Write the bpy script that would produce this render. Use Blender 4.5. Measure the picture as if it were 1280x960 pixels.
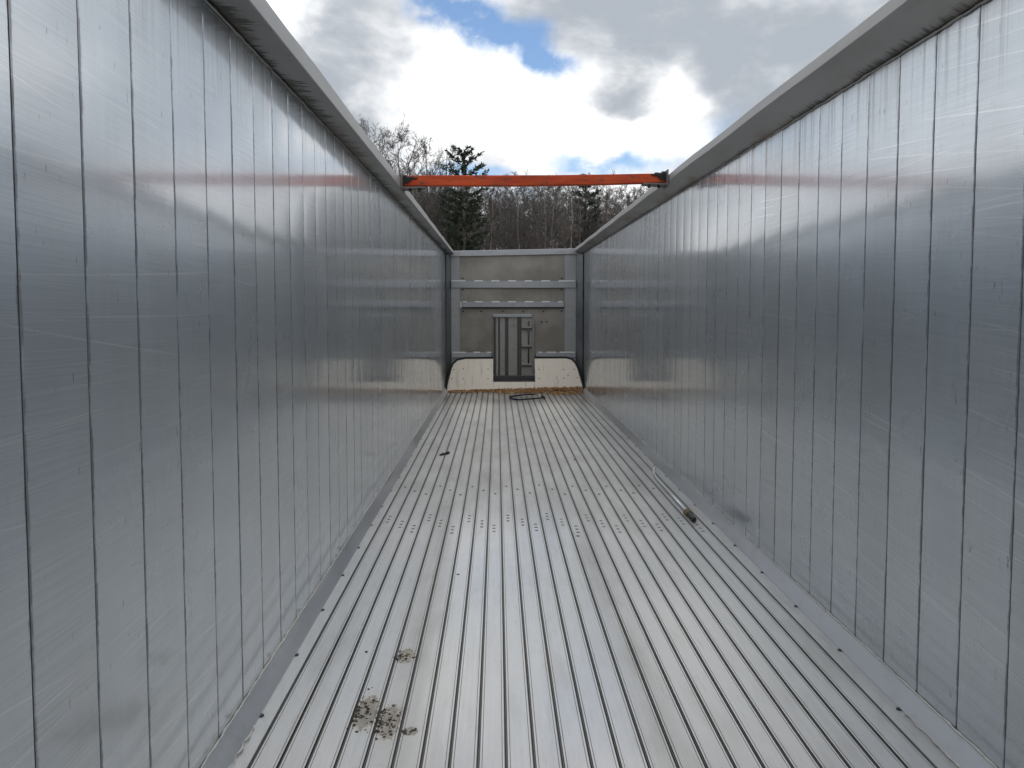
import bpy, math, random
import numpy as np
from mathutils import Vector, Matrix

for o in list(bpy.data.objects):
    bpy.data.objects.remove(o)
SC = bpy.context.scene
COL = SC.collection
R = math.radians

# ------------------------------------------------------------------ camera
FPX, CY, YAW, PITCH, CAMH = 962.0, 439.6, 0.0191, 0.0572, 1.5062
cd = bpy.data.cameras.new('camera')
cd.sensor_width = 36.0
cd.lens = FPX / 1280 * 36.0
cd.shift_y = -(480 - CY) / 1280
cd.clip_start = 0.05
cd.clip_end = 3000
cam = bpy.data.objects.new('camera', cd)
COL.objects.link(cam)
cam.location = (0, 0, CAMH)
cam.rotation_euler = (math.pi / 2 - PITCH, 0, -YAW)
SC.camera = cam

_f = Vector((math.sin(YAW) * math.cos(PITCH), math.cos(YAW) * math.cos(PITCH), -math.sin(PITCH)))
_r = Vector((math.cos(YAW), -math.sin(YAW), 0))
_d = _f.cross(_r)


def ray(px, py):
    return _f + _r * ((px - 640) / FPX) + _d * ((py - CY) / FPX)


def on_floor(px, py, z=0.0):
    v = ray(px, py)
    t = (z - CAMH) / v.z
    return Vector((0, 0, CAMH)) + v * t


def at_y(px, py, Y):
    v = ray(px, py)
    return Vector((0, 0, CAMH)) + v * (Y / v.y)


# ------------------------------------------------------------------ node helper
class NT:
    def __init__(self, tree):
        self.t = tree
        self.n = tree.nodes
        self.l = tree.links
        self.n.clear()

    def new(self, typ, **kw):
        nd = self.n.new(typ)
        for k, v in kw.items():
            if k == 'ins':
                for ik, iv in v.items():
                    self.put(nd.inputs[ik], iv)
            else:
                setattr(nd, k, v)
        return nd

    def put(self, sock, v):
        if isinstance(v, bpy.types.NodeSocket):
            self.l.new(v, sock)
        elif v is not None:
            try:
                sock.default_value = v
            except Exception:
                sock.default_value = (*v, 1.0)

    def math(self, op, a, b=None, clamp=False):
        nd = self.new('ShaderNodeMath', operation=op, use_clamp=clamp)
        self.put(nd.inputs[0], a)
        if b is not None:
            self.put(nd.inputs[1], b)
        return nd.outputs[0]

    def vmath(self, op, a, b=None):
        nd = self.new('ShaderNodeVectorMath', operation=op)
        self.put(nd.inputs[0], a)
        if b is not None:
            self.put(nd.inputs[1], b)
        return nd.outputs['Value'] if op in ('LENGTH', 'DOT_PRODUCT', 'DISTANCE') else nd.outputs[0]

    def noise(self, vec, scale=1.0, detail=3.0, rough=0.55, dist=0.0):
        nd = self.new('ShaderNodeTexNoise', ins={'Vector': vec, 'Scale': scale, 'Detail': detail, 'Roughness': rough, 'Distortion': dist})
        return nd.outputs['Fac']

    def ramp(self, v, a, b, lo=0.0, hi=1.0, smooth=True):
        nd = self.new('ShaderNodeMapRange', interpolation_type='SMOOTHSTEP' if smooth else 'LINEAR')
        self.put(nd.inputs['Value'], v)
        nd.inputs['From Min'].default_value = a
        nd.inputs['From Max'].default_value = b
        nd.inputs['To Min'].default_value = lo
        nd.inputs['To Max'].default_value = hi
        return nd.outputs['Result']

    def mix(self, fac, a, b):
        nd = self.new('ShaderNodeMix', data_type='RGBA')
        self.put(nd.inputs[0], fac)
        for s, v in ((nd.inputs[6], a), (nd.inputs[7], b)):
            if isinstance(v, tuple) and len(v) == 3:
                v = (*v, 1.0)
            self.put(s, v)
        return nd.outputs[2]

    def scale(self, vec, s):
        return self.vmath('MULTIPLY', vec, s)

    def xyz(self, vec):
        nd = self.new('ShaderNodeSeparateXYZ')
        self.put(nd.inputs[0], vec)
        return nd.outputs

    def comb(self, x, y, z):
        nd = self.new('ShaderNodeCombineXYZ')
        for s, v in zip(nd.inputs, (x, y, z)):
            self.put(s, v)
        return nd.outputs[0]


# ------------------------------------------------------------------ world: broken cloud over a blue sky
SUN_EL, SUN_AZ = 52.0, 4.0          # degrees, azimuth to the right of +Y
w = bpy.data.worlds.new('World')
SC.world = w
w.use_nodes = True
g = NT(w.node_tree)
sky = g.new('ShaderNodeTexSky', sky_type='NISHITA', sun_disc=False)
sky.sun_elevation = R(SUN_EL)
sky.sun_rotation = R(SUN_AZ)
sky.air_density = 1.0
sky.dust_density = 0.0
sky.ozone_density = 3.0
dirv = g.new('ShaderNodeTexCoord').outputs['Generated']
# ragged edges
wob = g.new('ShaderNodeTexNoise', ins={'Vector': dirv, 'Scale': 9.0, 'Detail': 5.0, 'Roughness': 0.62})
wobv = g.scale(g.vmath('SUBTRACT', wob.outputs['Color'], (0.5, 0.5, 0.5)), (0.115, 0.115, 0.08))
wdir = g.vmath('ADD', dirv, wobv)
nz = g.noise(g.scale(dirv, (1, 1, 1.9)), 3.2, 5, 0.58, 0.3)
nf = g.noise(g.scale(dirv, (1, 1, 1.7)), 11.0, 5, 0.6, 0.2)


def blob(px, py, rx, rz, soft=0.35):
    """1 inside an elliptical cloud patch centred on the direction of pixel px,py (radii in radians)"""
    d = ray(px, py).normalized()
    q = g.vmath('SUBTRACT', wdir, tuple(d))
    q = g.scale(q, (1 / rx, 1 / max(rx, rz), 1 / rz))
    ln = g.vmath('LENGTH', q)
    return g.ramp(ln, 1.0 + soft, 1.0 - soft, 0.0, 1.0)


def addall(vals):
    acc = vals[0]
    for v in vals[1:]:
        acc = g.math('ADD', acc, v)
    return acc


dark = addall([
    blob(420, 70, .085, .075, .85), blob(500, 135, .10, .035, .85), blob(612, 172, .042, .028, .8),
    blob(900, 35, .19, .055, .8), blob(1010, 90, .12, .09, .8), blob(775, 128, .052, .018, .8), blob(735, 12, .08, .03, .8)])
dark = g.math('MINIMUM', dark, 1.0)
bright = addall([blob(590, 110, .09, .05, .6), blob(680, 170, .09, .035, .7), blob(850, 150, .05, .05, .7), blob(335, 5, .05, .03, .6)])
bright = g.math('MINIMUM', bright, 1.0)
blue = addall([blob(545, 10, .04, .018, .6), blob(610, 32, .034, .026, .6), blob(668, 50, .034, .026, .6), blob(695, 82, .03, .014, .7),
               blob(765, 208, .055, .014, .7), blob(600, 222, .05, .012, .7)])
blue = g.math('MINIMUM', blue, 1.0)
# general sky: broken cloud, a few blue gaps
gap = g.ramp(nz, .45, .36)
inview = g.math('MAXIMUM', dark, bright)
gap = g.math('MULTIPLY', gap, g.math('SUBTRACT', 1.0, inview))
bl = g.math('MULTIPLY', blue, g.ramp(nf, .30, .52))
bl = g.math('MAXIMUM', bl, g.math('MULTIPLY', gap, .8))
shade = g.ramp(nz, .40, .66)
shade = g.math('ADD', g.math('MULTIPLY', shade, .48), g.math('MULTIPLY', nf, .72))
shade = g.math('SUBTRACT', shade, g.math('MULTIPLY', dark, .40))
shade = g.math('ADD', shade, g.math('MULTIPLY', bright, .50))
shade = g.ramp(shade, 0.0, 1.0)
ccol = g.mix(shade, (.37, .405, .45), (1.12, 1.12, 1.115))
bgs = g.new('ShaderNodeBackground', ins={'Color': sky.outputs[0], 'Strength': 0.085})
bgc = g.new('ShaderNodeBackground', ins={'Color': ccol, 'Strength': 1.0})
mx = g.new('ShaderNodeMixShader')
g.l.new(bl, mx.inputs[0])
g.l.new(bgc.outputs[0], mx.inputs[1])
g.l.new(bgs.outputs[0], mx.inputs[2])
g.l.new(mx.outputs[0], g.new('ShaderNodeOutputWorld').inputs[0])

# ------------------------------------------------------------------ sun behind thin cloud, ahead of the trailer
sl = bpy.data.lights.new('sun', 'SUN')
sl.energy = 0.9
sl.angle = R(14)
sl.color = (1, .96, .9)
so = bpy.data.objects.new('sun', sl)
COL.objects.link(so)
sd = Vector((math.sin(R(SUN_AZ)) * math.cos(R(SUN_EL)), math.cos(R(SUN_AZ)) * math.cos(R(SUN_EL)), math.sin(R(SUN_EL))))
so.rotation_euler = (-sd).to_track_quat('-Z', 'Y').to_euler()
so.location = (0, 0, 30)

SC.cycles.max_bounces = 8
SC.cycles.diffuse_bounces = 3
SC.cycles.glossy_bounces = 6
SC.cycles.sample_clamp_indirect = 4.0
vs = SC.view_settings
vs.view_transform = 'Standard'
vs.look = 'None'
vs.exposure = 0.3
vs.gamma = 1.0
vs.use_curve_mapping = False


# ------------------------------------------------------------------ materials
def mat(name):
    m = bpy.data.materials.new(name)
    m.use_nodes = True
    nt = NT(m.node_tree)
    return m, nt


def finish(nt, shader, disp=None):
    out = nt.new('ShaderNodeOutputMaterial')
    nt.l.new(shader, out.inputs[0])


def pos(nt):
    return nt.new('ShaderNodeNewGeometry').outputs['Position']


def bump(nt, h, strength, dist, normal=None):
    b = nt.new('ShaderNodeBump', ins={'Strength': strength, 'Distance': dist, 'Height': h})
    if normal is not None:
        nt.l.new(normal, b.inputs['Normal'])
    return b.outputs[0]


def wall_material():
    m, n = mat('wall_aluminium')
    p = pos(n)
    x, y, z = n.xyz(p)
    rnd = n.new('ShaderNodeObjectInfo').outputs['Random']
    streak = n.noise(n.scale(p, (1, 55, 1.2)), 1.0, 2, .6)
    streak2 = n.noise(n.scale(p, (1, 220, 2.5)), 1.0, 2, .6)
    cloud = n.noise(p, 1.6, 3, .6)
    # long arcs scraped by sliding loads
    warp = n.math('MULTIPLY', n.math('SUBTRACT', n.noise(n.scale(p, (1, .22, .12)), 1.0, 1), .5), .55)
    sc = []
    for k, (slope, fy, fz, th) in enumerate(((-.07, .35, 75, .635), (.10, .3, 90, .64), (-.015, .5, 130, .645))):
        zz = n.math('ADD', z, n.math('ADD', n.math('MULTIPLY', y, slope), warp))
        v = n.comb(n.math('ADD', n.math('MULTIPLY', x, 3.0), 7.3 * k), n.math('MULTIPLY', y, fy), n.math('MULTIPLY', zz, fz))
        sc.append(n.ramp(n.noise(v, 1.0, 2, .62), th, th + .08))
    scr = n.math('MAXIMUM', n.math('MAXIMUM', sc[0], sc[1]), sc[2])
    scr = n.math('MULTIPLY', scr, n.ramp(n.noise(n.scale(p, (1, .8, 1.2)), 1.3, 3), .36, .62))
    # dark scuffs and smudges
    sm = n.ramp(n.noise(n.scale(p, (1, 26, 5)), 1.0, 4, .65), .68, .78)
    sm = n.math('MULTIPLY', sm, n.ramp(n.noise(p, 2.7, 2), .44, .56))
    sm2 = n.ramp(n.noise(n.scale(p, (1, 55, 16)), 1.0, 3, .6), .665, .75)
    # grime run down from the rail weld
    run = n.math('MULTIPLY', n.ramp(z, 2.10, 2.50), n.ramp(n.noise(n.scale(p, (1, 32, .8)), 1.0, 4, .65), .48, .68))
    run = n.math('ADD', run, n.math('MULTIPLY', n.ramp(z, 2.42, 2.50), .35), clamp=True)
    base = n.mix(streak, (.485, .56, .635), (.61, .68, .75))
    base = n.mix(n.math('MULTIPLY', rnd, .7), base, (.62, .66, .70))
    rnd2 = n.math('FRACT', n.math('MULTIPLY', rnd, 17.31))
    base = n.mix(n.ramp(rnd2, .3, 1.0, 0, .35), base, (.38, .42, .46))
    mot = n.noise(n.scale(p, (1, 5, 2.2)), 1.0, 5, .7)
    base = n.mix(n.ramp(mot, .32, .85, 0, .4, False), base, (.42, .43, .43))
    hair = n.noise(n.comb(x, n.math('MULTIPLY', y, 2.2), n.math('MULTIPLY', n.math('ADD', z, n.math('MULTIPLY', warp, .6)), 330)), 1.0, 2, .7)
    base = n.mix(n.ramp(hair, .35, .75, 0, .22), base, (.93, .94, .95))
    base = n.mix(n.ramp(hair, .45, .25, 0, .16), base, (.30, .30, .30))
    base = n.mix(n.math('MULTIPLY', scr, .5), base, (.92, .93, .94))
    base = n.mix(n.math('MULTIPLY', sm, .5), base, (.16, .16, .16))
    base = n.mix(n.math('MULTIPLY', sm2, .65), base, (.14, .14, .14))
    base = n.mix(n.math('MULTIPLY', run, .6), base, (.15, .14, .12))
    # ragged black grime packed along every joint
    ys = n.math('SUBTRACT', y, n.math('ADD', n.math('MULTIPLY', n.math('GREATER_THAN', x, .3), 1.002), 1.5246))
    fr = n.math('FRACT', n.math('ADD', n.math('DIVIDE', ys, .248), 40.0))
    dj = n.math('MULTIPLY', n.math('MINIMUM', fr, n.math('SUBTRACT', 1.0, fr)), .248)
    rag = n.noise(n.scale(p, (1, 30, 9)), 1.0, 4, .7)
    jg = n.ramp(n.math('SUBTRACT', dj, n.math('MULTIPLY', n.ramp(rag, .38, .75), .008)), .0060, .0005)
    base = n.mix(n.math('MULTIPLY', jg, .72), base, (.12, .12, .125))
    h = n.math('ADD', n.math('MULTIPLY', streak2, .25), n.math('MULTIPLY', n.noise(n.scale(p, (1, 7, .7)), 1.0, 2), 1.4))
    nb = bump(n, h, .16, .0010)
    rg = n.math('ADD', n.ramp(cloud, .25, .75, .235, .29, False), n.math('MULTIPLY', rnd, .04))
    a = n.new('ShaderNodeBsdfPrincipled', ins={'Base Color': base, 'Metallic': 1.0, 'Roughness': rg, 'Anisotropic': .3, 'Coat Weight': .9, 'Coat Roughness': .10, 'Coat IOR': 1.75, 'Tangent': (0, 1, 0), 'Normal': nb})
    b = n.new('ShaderNodeBsdfPrincipled', ins={'Base Color': n.mix(.3, base, (.50, .505, .50)), 'Metallic': .55, 'Roughness': .62, 'Coat Weight': .9, 'Coat Roughness': .10, 'Coat IOR': 1.75, 'Normal': nb})
    s = n.new('ShaderNodeMixShader', ins={0: n.ramp(cloud, .2, .8, .22, .34, False)})
    n.l.new(a.outputs[0], s.inputs[1])
    n.l.new(b.outputs[0], s.inputs[2])
    finish(n, s.outputs[0])
    return m


MUD = [(on_floor(508, 820), .045, .085), (on_floor(459, 890), .05, .15), (on_floor(487, 902), .05, .15), (on_floor(513, 914), .035, .035)]


def floor_material():
    m, n = mat('floor_aluminium')
    p = pos(n)
    x, y, z = n.xyz(p)
    rnd = n.new('ShaderNodeObjectInfo').outputs['Random']
    streak = n.noise(n.scale(p, (90, 1.3, 1)), 1.0, 4, .62)
    cloud = n.noise(n.scale(p, (2.2, .8, 1)), 1.6, 5, .62)
    spk = n.ramp(n.noise(p, 70, 3, .6), .66, .74)
    spk = n.math('MULTIPLY', spk, n.ramp(n.noise(p, 2.0, 3), .45, .65))
    fine = n.noise(p, 160, 2, .6)
    ydirt = n.ramp(n.noise(n.scale(p, (6, 1.0, 1)), 1.0, 4, .6), .50, .70)
    base = n.mix(streak, (.47, .475, .475), (.63, .635, .63))
    base = n.mix(n.math('MULTIPLY', rnd, .4), base, (.60, .595, .58))
    base = n.mix(n.ramp(n.noise(p, 420, 2, .6), .5, .75, 0, .35), base, (.34, .335, .32))
    base = n.mix(n.ramp(n.noise(n.scale(p, (14, 3, 1)), 1.0, 5, .7), .5, .8, 0, .4), base, (.44, .43, .40))
    dirt = n.math('ADD', n.math('MULTIPLY', ydirt, .24), n.math('MULTIPLY', spk, .55))
    base = n.mix(dirt, base, (.26, .245, .21))
    scf = n.ramp(n.noise(n.scale(p, (260, 3.5, 1)), 1.0, 3, .65), .60, .74)
    base = n.mix(n.math('MULTIPLY', scf, n.ramp(n.noise(n.scale(p, (9, 1.5, 1)), 1.0, 2), .36, .6, 0, .8)), base, (.26, .255, .25))
    far = n.math('MULTIPLY', n.ramp(y, 10.8, 13.4), n.ramp(cloud, .35, .62))
    base = n.mix(n.math('MULTIPLY', far, .55), base, (.20, .17, .13))
    mud = None
    for c, rx, ry in MUD:
        q = n.scale(n.vmath('SUBTRACT', p, tuple(c)), (1 / rx, 1 / ry, 1))
        b = n.ramp(n.vmath('LENGTH', q), 1.35, .5)
        mud = b if mud is None else n.math('MAXIMUM', mud, b)
    mn = n.noise(n.scale(p, (60, 42, 1)), 1.0, 5, .72)
    mudf = n.ramp(n.math('ADD', mn, n.math('MULTIPLY', mud, .42)),   .70, .86)
    mudf = n.math('MULTIPLY', mudf, n.ramp(mud, .0, .3))
    base = n.mix(n.math('MULTIPLY', mudf, .8), base, (.10, .085, .065))
    base = n.mix(n.math('MULTIPLY', n.math('MULTIPLY', mud, n.ramp(n.noise(p, 14, 3), .3, .7)), .35), base, (.36, .32, .25))
    h = n.math('ADD', n.math('MULTIPLY', streak, .4), n.math('MULTIPLY', fine, .3))
    nb = bump(n, h, .3, .0008)
    rg = n.math('ADD', n.ramp(cloud, .3, .7, .15, .19), n.math('MULTIPLY', mudf, .4))
    a = n.new('ShaderNodeBsdfPrincipled', ins={'Base Color': base, 'Metallic': 1.0, 'Roughness': rg, 'Normal': nb})
    b = n.new('ShaderNodeBsdfPrincipled', ins={'Base Color': base, 'Metallic': 0.1, 'Roughness': .6, 'Normal': nb})
    fac = n.math('ADD', n.ramp(cloud, .3, .7, .50, .60), n.math('MULTIPLY', mudf, .5), clamp=True)
    s = n.new('ShaderNodeMixShader', ins={0: fac})
    n.l.new(a.outputs[0], s.inputs[1])
    n.l.new(b.outputs[0], s.inputs[2])
    finish(n, s.outputs[0])
    return m


def metal(name, c0, c1, rough=.4, metallic=.8, sc=(4, 4, 4), dirt=.25, dcol=(.12, .11, .10), bs=.15):
    m, n = mat(name)
    p = pos(n)
    a = n.noise(n.scale(p, sc), 1.0, 5, .6)
    d = n.ramp(n.noise(p, 9, 5, .65), .52, .72)
    base = n.mix(a, c0, c1)
    base = n.mix(n.math('MULTIPLY', d, dirt), base, dcol)
    nb = bump(n, n.noise(p, 60, 3), bs, .001)
    s = n.new('ShaderNodeBsdfPrincipled', ins={'Base Color': base, 'Metallic': metallic, 'Roughness': n.ramp(a, .3, .7, rough - .06, rough + .08), 'Normal': nb})
    finish(n, s.outputs[0])
    return m


def rail_material():
    m, n = mat('rail_aluminium')
    p = pos(n)
    x, y, z = n.xyz(p)
    a = n.noise(n.scale(p, (6, 1.2, 6)), 1.0, 5, .6)
    base = n.mix(a, (.28, .28, .28), (.44, .44, .435))
    # black weld soot feathering out from the wall joint under the rail
    for wx, sgn in ((XL, 1), (XR, -1)):
        dist = n.math('MULTIPLY', n.math('SUBTRACT', x, wx), sgn)
        feather = n.noise(n.comb(n.math('MULTIPLY', x, 5), n.math('MULTIPLY', y, 38), 0), 1.0, 4, .7)
        big = n.noise(n.comb(wx, n.math('MULTIPLY', y, 1.4), 0), 1.0, 3)
        reach = n.math('MULTIPLY', n.math('ADD', n.math('MULTIPLY', n.ramp(feather, .32, .72), .12 if sgn > 0 else .03), .012), n.ramp(big, .3, .6, .25, 1.0))
        k = n.ramp(n.math('SUBTRACT', dist, reach), .02, -.02)
        k = n.math('MULTIPLY', k, n.ramp(z, 2.555, 2.54))
        k = n.math('MULTIPLY', k, n.math('GREATER_THAN', dist, -.001))
        k = n.math('MULTIPLY', k, n.math('LESS_THAN', dist, .3))
        base = n.mix(n.math('MULTIPLY', k, .9), base, (.035, .032, .028))
        st = n.math('MULTIPLY', n.ramp(n.noise(n.scale(p, (3, 1.1, 3)), 1.0, 4), .48, .65), n.ramp(dist, .22, .0))
        st = n.math('MULTIPLY', st, n.math('LESS_THAN', dist, .3))
        base = n.mix(n.math('MULTIPLY', st, .55 if sgn > 0 else .75), base, (.20, .17, .13))
    chip = n.ramp(n.noise(n.scale(p, (20, 8, 20)), 1.0, 4, .7), .66, .72)
    base = n.mix(n.math('MULTIPLY', chip, .4), base, (.18, .17, .16))
    nb = bump(n, n.noise(p, 18, 4), .2, .003)
    s = n.new('ShaderNodeBsdfPrincipled', ins={'Base Color': base, 'Metallic': .55, 'Roughness': .5, 'Normal': nb})
    finish(n, s.outputs[0])
    return m


def plain(name, col, rough=.7, metallic=0.0, var=.3, nsc=20, bs=.3, bd=.003):
    m, n = mat(name)
    p = pos(n)
    a = n.noise(p, nsc, 4, .6)
    c1 = tuple(v * (1 - var) for v in col)
    c2 = tuple(min(1, v * (1 + var)) for v in col)
    nb = bump(n, a, bs, bd)
    s = n.new('ShaderNodeBsdfPrincipled', ins={'Base Color': n.mix(a, c1, c2), 'Metallic': metallic, 'Roughness': rough, 'Normal': nb})
    finish(n, s.outputs[0])
    return m


def white_shield():
    m, n = mat('white_liner')
    p = pos(n)
    base = n.mix(n.noise(p, 3, 5, .6), (.80, .71, .59), (.90, .82, .70))
    drip = n.math('MULTIPLY', n.ramp(n.noise(n.scale(p, (22, 1, 2)), 1.0, 4, .65), .54, .70), .4)
    base = n.mix(drip, base, (.36, .27, .18))
    spot = n.ramp(n.noise(n.scale(p, (9, 9, 7)), 1.0, 5, .7), .63, .70)
    base = n.mix(n.math('MULTIPLY', spot, .5), base, (.16, .15, .12))
    s = n.new('ShaderNodeBsdfPrincipled', ins={'Base Color': base, 'Roughness': .5})
    finish(n, s.outputs[0])
    return m


def bulk_material():
    m, n = mat('stained_sheet')
    p = pos(n)
    a = n.noise(n.scale(p, (1.4, 1, 1.8)), 1.0, 5, .6)
    base = n.mix(n.ramp(a, .35, .65), (.215, .197, .17), (.31, .29, .257))
    st = n.ramp(n.noise(n.scale(p, (7, 1, 1.4)), 1.0, 5, .65), .55, .72)
    base = n.mix(n.math('MULTIPLY', st, .4), base, (.16, .13, .10))
    s = n.new('ShaderNodeBsdfPrincipled', ins={'Base Color': base, 'Metallic': .35, 'Roughness': .5, 'Normal': bump(n, a, .2, .01)})
    finish(n, s.outputs[0])
    return m


def bark(name, c0, c1):
    m, n = mat(name)
    p = n.new('ShaderNodeTexCoord').outputs['Object']
    a = n.noise(n.scale(p, (9, 9, 2)), 1.0, 4, .6)
    rnd = n.new('ShaderNodeObjectInfo').outputs['Random']
    base = n.mix(a, c0, c1)
    base = n.mix(n.math('MULTIPLY', rnd, .5), base, tuple(v * .6 for v in c0))
    s = n.new('ShaderNodeBsdfPrincipled', ins={'Base Color': base, 'Roughness': .9})
    finish(n, s.outputs[0])
    return m


XL, XR, D = -.933, 1.567, 14.15
FS = D / 13.83
ZT, ZR = .066, 2.49
REAR = -1.3          # the tailgate end, behind the camera
MW = wall_material()
MF = floor_material()
MR = rail_material()
MTRIM = metal('trim_aluminium', (.44, .45, .47), (.58, .59, .61), .36, .85, (8, .8, 8), .12)
MDARK = plain('dark_joint', (.06, .06, .06), .8)
MGRIME = plain('groove_grime', (.08, .076, .07), .6, 0, .5, 25)
MSEAM = plain('grimy_plank_edge', (.24, .24, .24), .45, .6, .5, 30)
MBEAD = plain('pale_sealant', (.50, .49, .46), .6, 0, .35, 40)
MWELD = plain('weld_metal', (.30, .29, .28), .45, .7, .5, 60)
MBOLT = plain('dark_bolt', (.03, .03, .032), .5, .6)
MSKIN = metal('outer_skin', (.5, .5, .5), (.6, .6, .6), .4, .7)
MSHEET = bulk_material()
MBAR = metal('crossbar_aluminium', (.28, .29, .305), (.38, .39, .405), .42, .6, (3, 3, 3), .3)
MSTILE = metal('stile_aluminium', (.26, .265, .27), (.36, .365, .37), .42, .5, (3, 3, 2), .35, (.14, .12, .10))
MPOST = metal('post_aluminium', (.20, .21, .22), (.30, .31, .32), .4, .7, (3, 3, 3), .3)
MDASH = plain('pale_metal', (.78, .78, .76), .5, .1, .1)
MWHITE = white_shield()
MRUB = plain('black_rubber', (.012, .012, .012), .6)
MHATCH = metal('hatch_aluminium', (.25, .243, .225), (.37, .357, .325), .45, .5, (6, 6, 2), .4)
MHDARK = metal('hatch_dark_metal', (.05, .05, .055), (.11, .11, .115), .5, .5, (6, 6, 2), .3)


def orange_paint():
    m, n = mat('orange_paint')
    p = pos(n)
    a = n.noise(n.scale(p, (2.5, 6, 14)), 1.0, 5, .6)
    base = n.mix(n.ramp(a, .3, .7), (.36, .042, .013), (.56, .085, .02))
    chip = n.ramp(n.noise(n.scale(p, (9, 9, 16)), 1.0, 5, .72), .55, .63)
    base = n.mix(n.math('MULTIPLY', chip, .7), base, (.10, .05, .035))
    s = n.new('ShaderNodeBsdfPrincipled', ins={'Base Color': base, 'Roughness': .55, 'Specular IOR Level': .25})
    finish(n, s.outputs[0])
    return m


MORANGE = orange_paint()
MGALV = metal('galvanised_rod', (.45, .46, .47), (.62, .63, .64), .4, .8, (20, 3, 20), .2)
MCHIP = None


# ------------------------------------------------------------------ mesh helpers
class MB:
    def __init__(self):
        self.v, self.f = [], []

    def add(self, verts, faces):
        b = len(self.v)
        self.v += [tuple(q) for q in verts]
        self.f += [tuple(i + b for i in f) for f in faces]
        return self

    def box(self, x0, x1, y0, y1, z0, z1, ch=0.0):
        if ch <= 0:
            vs_ = [(x, y, z) for z in (z0, z1) for y in (y0, y1) for x in (x0, x1)]
            return self.add(vs_, [(0, 2, 3, 1), (4, 5, 7, 6), (0, 1, 5, 4), (2, 6, 7, 3), (0, 4, 6, 2), (1, 3, 7, 5)])
        # chamfered: convex hull of 24 points, faces written out
        P, idx = [], {}
        X, Y, Z = (x0, x1), (y0, y1), (z0, z1)
        for i in (0, 1):
            for j in (0, 1):
                for k in (0, 1):
                    sx, sy, sz = (1, -1)[i] * ch, (1, -1)[j] * ch, (1, -1)[k] * ch
                    for a, q in enumerate(((X[i], Y[j] + sy, Z[k] + sz), (X[i] + sx, Y[j], Z[k] + sz), (X[i] + sx, Y[j] + sy, Z[k]))):
                        idx[i, j, k, a] = len(P)
                        P.append(q)
        F = []
        for s in (0, 1):
            F.append([idx[s, 0, 0, 0], idx[s, 1, 0, 0], idx[s, 1, 1, 0], idx[s, 0, 1, 0]])
            F.append([idx[0, s, 0, 1], idx[1, s, 0, 1], idx[1, s, 1, 1], idx[0, s, 1, 1]])
            F.append([idx[0, 0, s, 2], idx[1, 0, s, 2], idx[1, 1, s, 2], idx[0, 1, s, 2]])
            for t in (0, 1):
                F.append([idx[s, t, 0, 0], idx[s, t, 1, 0], idx[s, t, 1, 1], idx[s, t, 0, 1]])
                F.append([idx[s, 0, t, 0], idx[s, 1, t, 0], idx[s, 1, t, 2], idx[s, 0, t, 2]])
                F.append([idx[0, s, t, 1], idx[1, s, t, 1], idx[1, s, t, 2], idx[0, s, t, 2]])
                for u in (0, 1):
                    F.append([idx[s, t, u, 0], idx[s, t, u, 1], idx[s, t, u, 2]])
        c = Vector(((x0 + x1) / 2, (y0 + y1) / 2, (z0 + z1) / 2))
        G = []
        for f in F:
            a, b_, d_ = (Vector(P[i]) for i in f[:3])
            nn = (b_ - a).cross(d_ - a)
            G.append(tuple(f if nn.dot((a + b_ + d_) / 3 - c) > 0 else f[::-1]))
        return self.add(P, G)

    def prism(self, prof, axis, a, b):
        """closed 2-D profile extruded along axis ('x': prof=(y,z); 'y': (x,z); 'z': (x,y))"""
        n = len(prof)

        def pt(q, t):
            return {'x': (t, q[0], q[1]), 'y': (q[0], t, q[1]), 'z': (q[0], q[1], t)}[axis]
        vs_ = [pt(q, a) for q in prof] + [pt(q, b) for q in prof]
        area = sum(prof[i][0] * prof[(i + 1) % n][1] - prof[(i + 1) % n][0] * prof[i][1] for i in range(n))
        flip = (area > 0) != (axis == 'y')
        F = [tuple(range(n - 1, -1, -1)), tuple(range(n, 2 * n))] + [(i, (i + 1) % n, n + (i + 1) % n, n + i) for i in range(n)]
        if not flip:
            F = [f[::-1] for f in F]
        return self.add(vs_, F)

    def tube(self, pts, rad, sides=8, cap=True):
        pts = [Vector(p) for p in pts]
        if not isinstance(rad, (list, tuple)):
            rad = [rad] * len(pts)
        base = len(self.v)
        t0 = (pts[1] - pts[0]).normalized()
        up = Vector((0, 0, 1)) if abs(t0.z) < .9 else Vector((1, 0, 0))
        u = t0.cross(up).normalized()
        for i, p in enumerate(pts):
            t = (pts[min(i + 1, len(pts) - 1)] - pts[max(i - 1, 0)]).normalized()
            u = (u - t * u.dot(t)).normalized()
            v = t.cross(u)
            for k in range(sides):
                a = 2 * math.pi * k / sides
                self.v.append(tuple(p + (u * math.cos(a) + v * math.sin(a)) * rad[i]))
        for i in range(len(pts) - 1):
            for k in range(sides):
                a, b = base + i * sides + k, base + i * sides + (k + 1) % sides
                self.f.append((a, b, b + sides, a + sides))
        if cap:
            self.f.append(tuple(range(base + sides - 1, base - 1, -1)))
            e = base + (len(pts) - 1) * sides
            self.f.append(tuple(range(e, e + sides)))
        return self

    def mesh(self, name, m, smooth=False):
        me = bpy.data.meshes.new(name)
        me.from_pydata(self.v, [], self.f)
        me.materials.append(m)
        if smooth:
            me.polygons.foreach_set('use_smooth', [True] * len(me.polygons))
        me.update()
        return me

    def build(self, name, m, parent=None, smooth=False, loc=None):
        return link(name, self.mesh(name, m, smooth), parent, loc)


def link(name, me, parent=None, loc=None):
    o = bpy.data.objects.new(name, me)
    COL.objects.link(o)
    o.parent = parent
    if loc is not None:
        o.location = loc
    return o


def tag(o, label=None, cat=None, group=None, kind=None):
    for k, v in (('label', label), ('category', cat), ('group', group), ('kind', kind)):
        if v:
            o[k] = v
    return o


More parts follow.
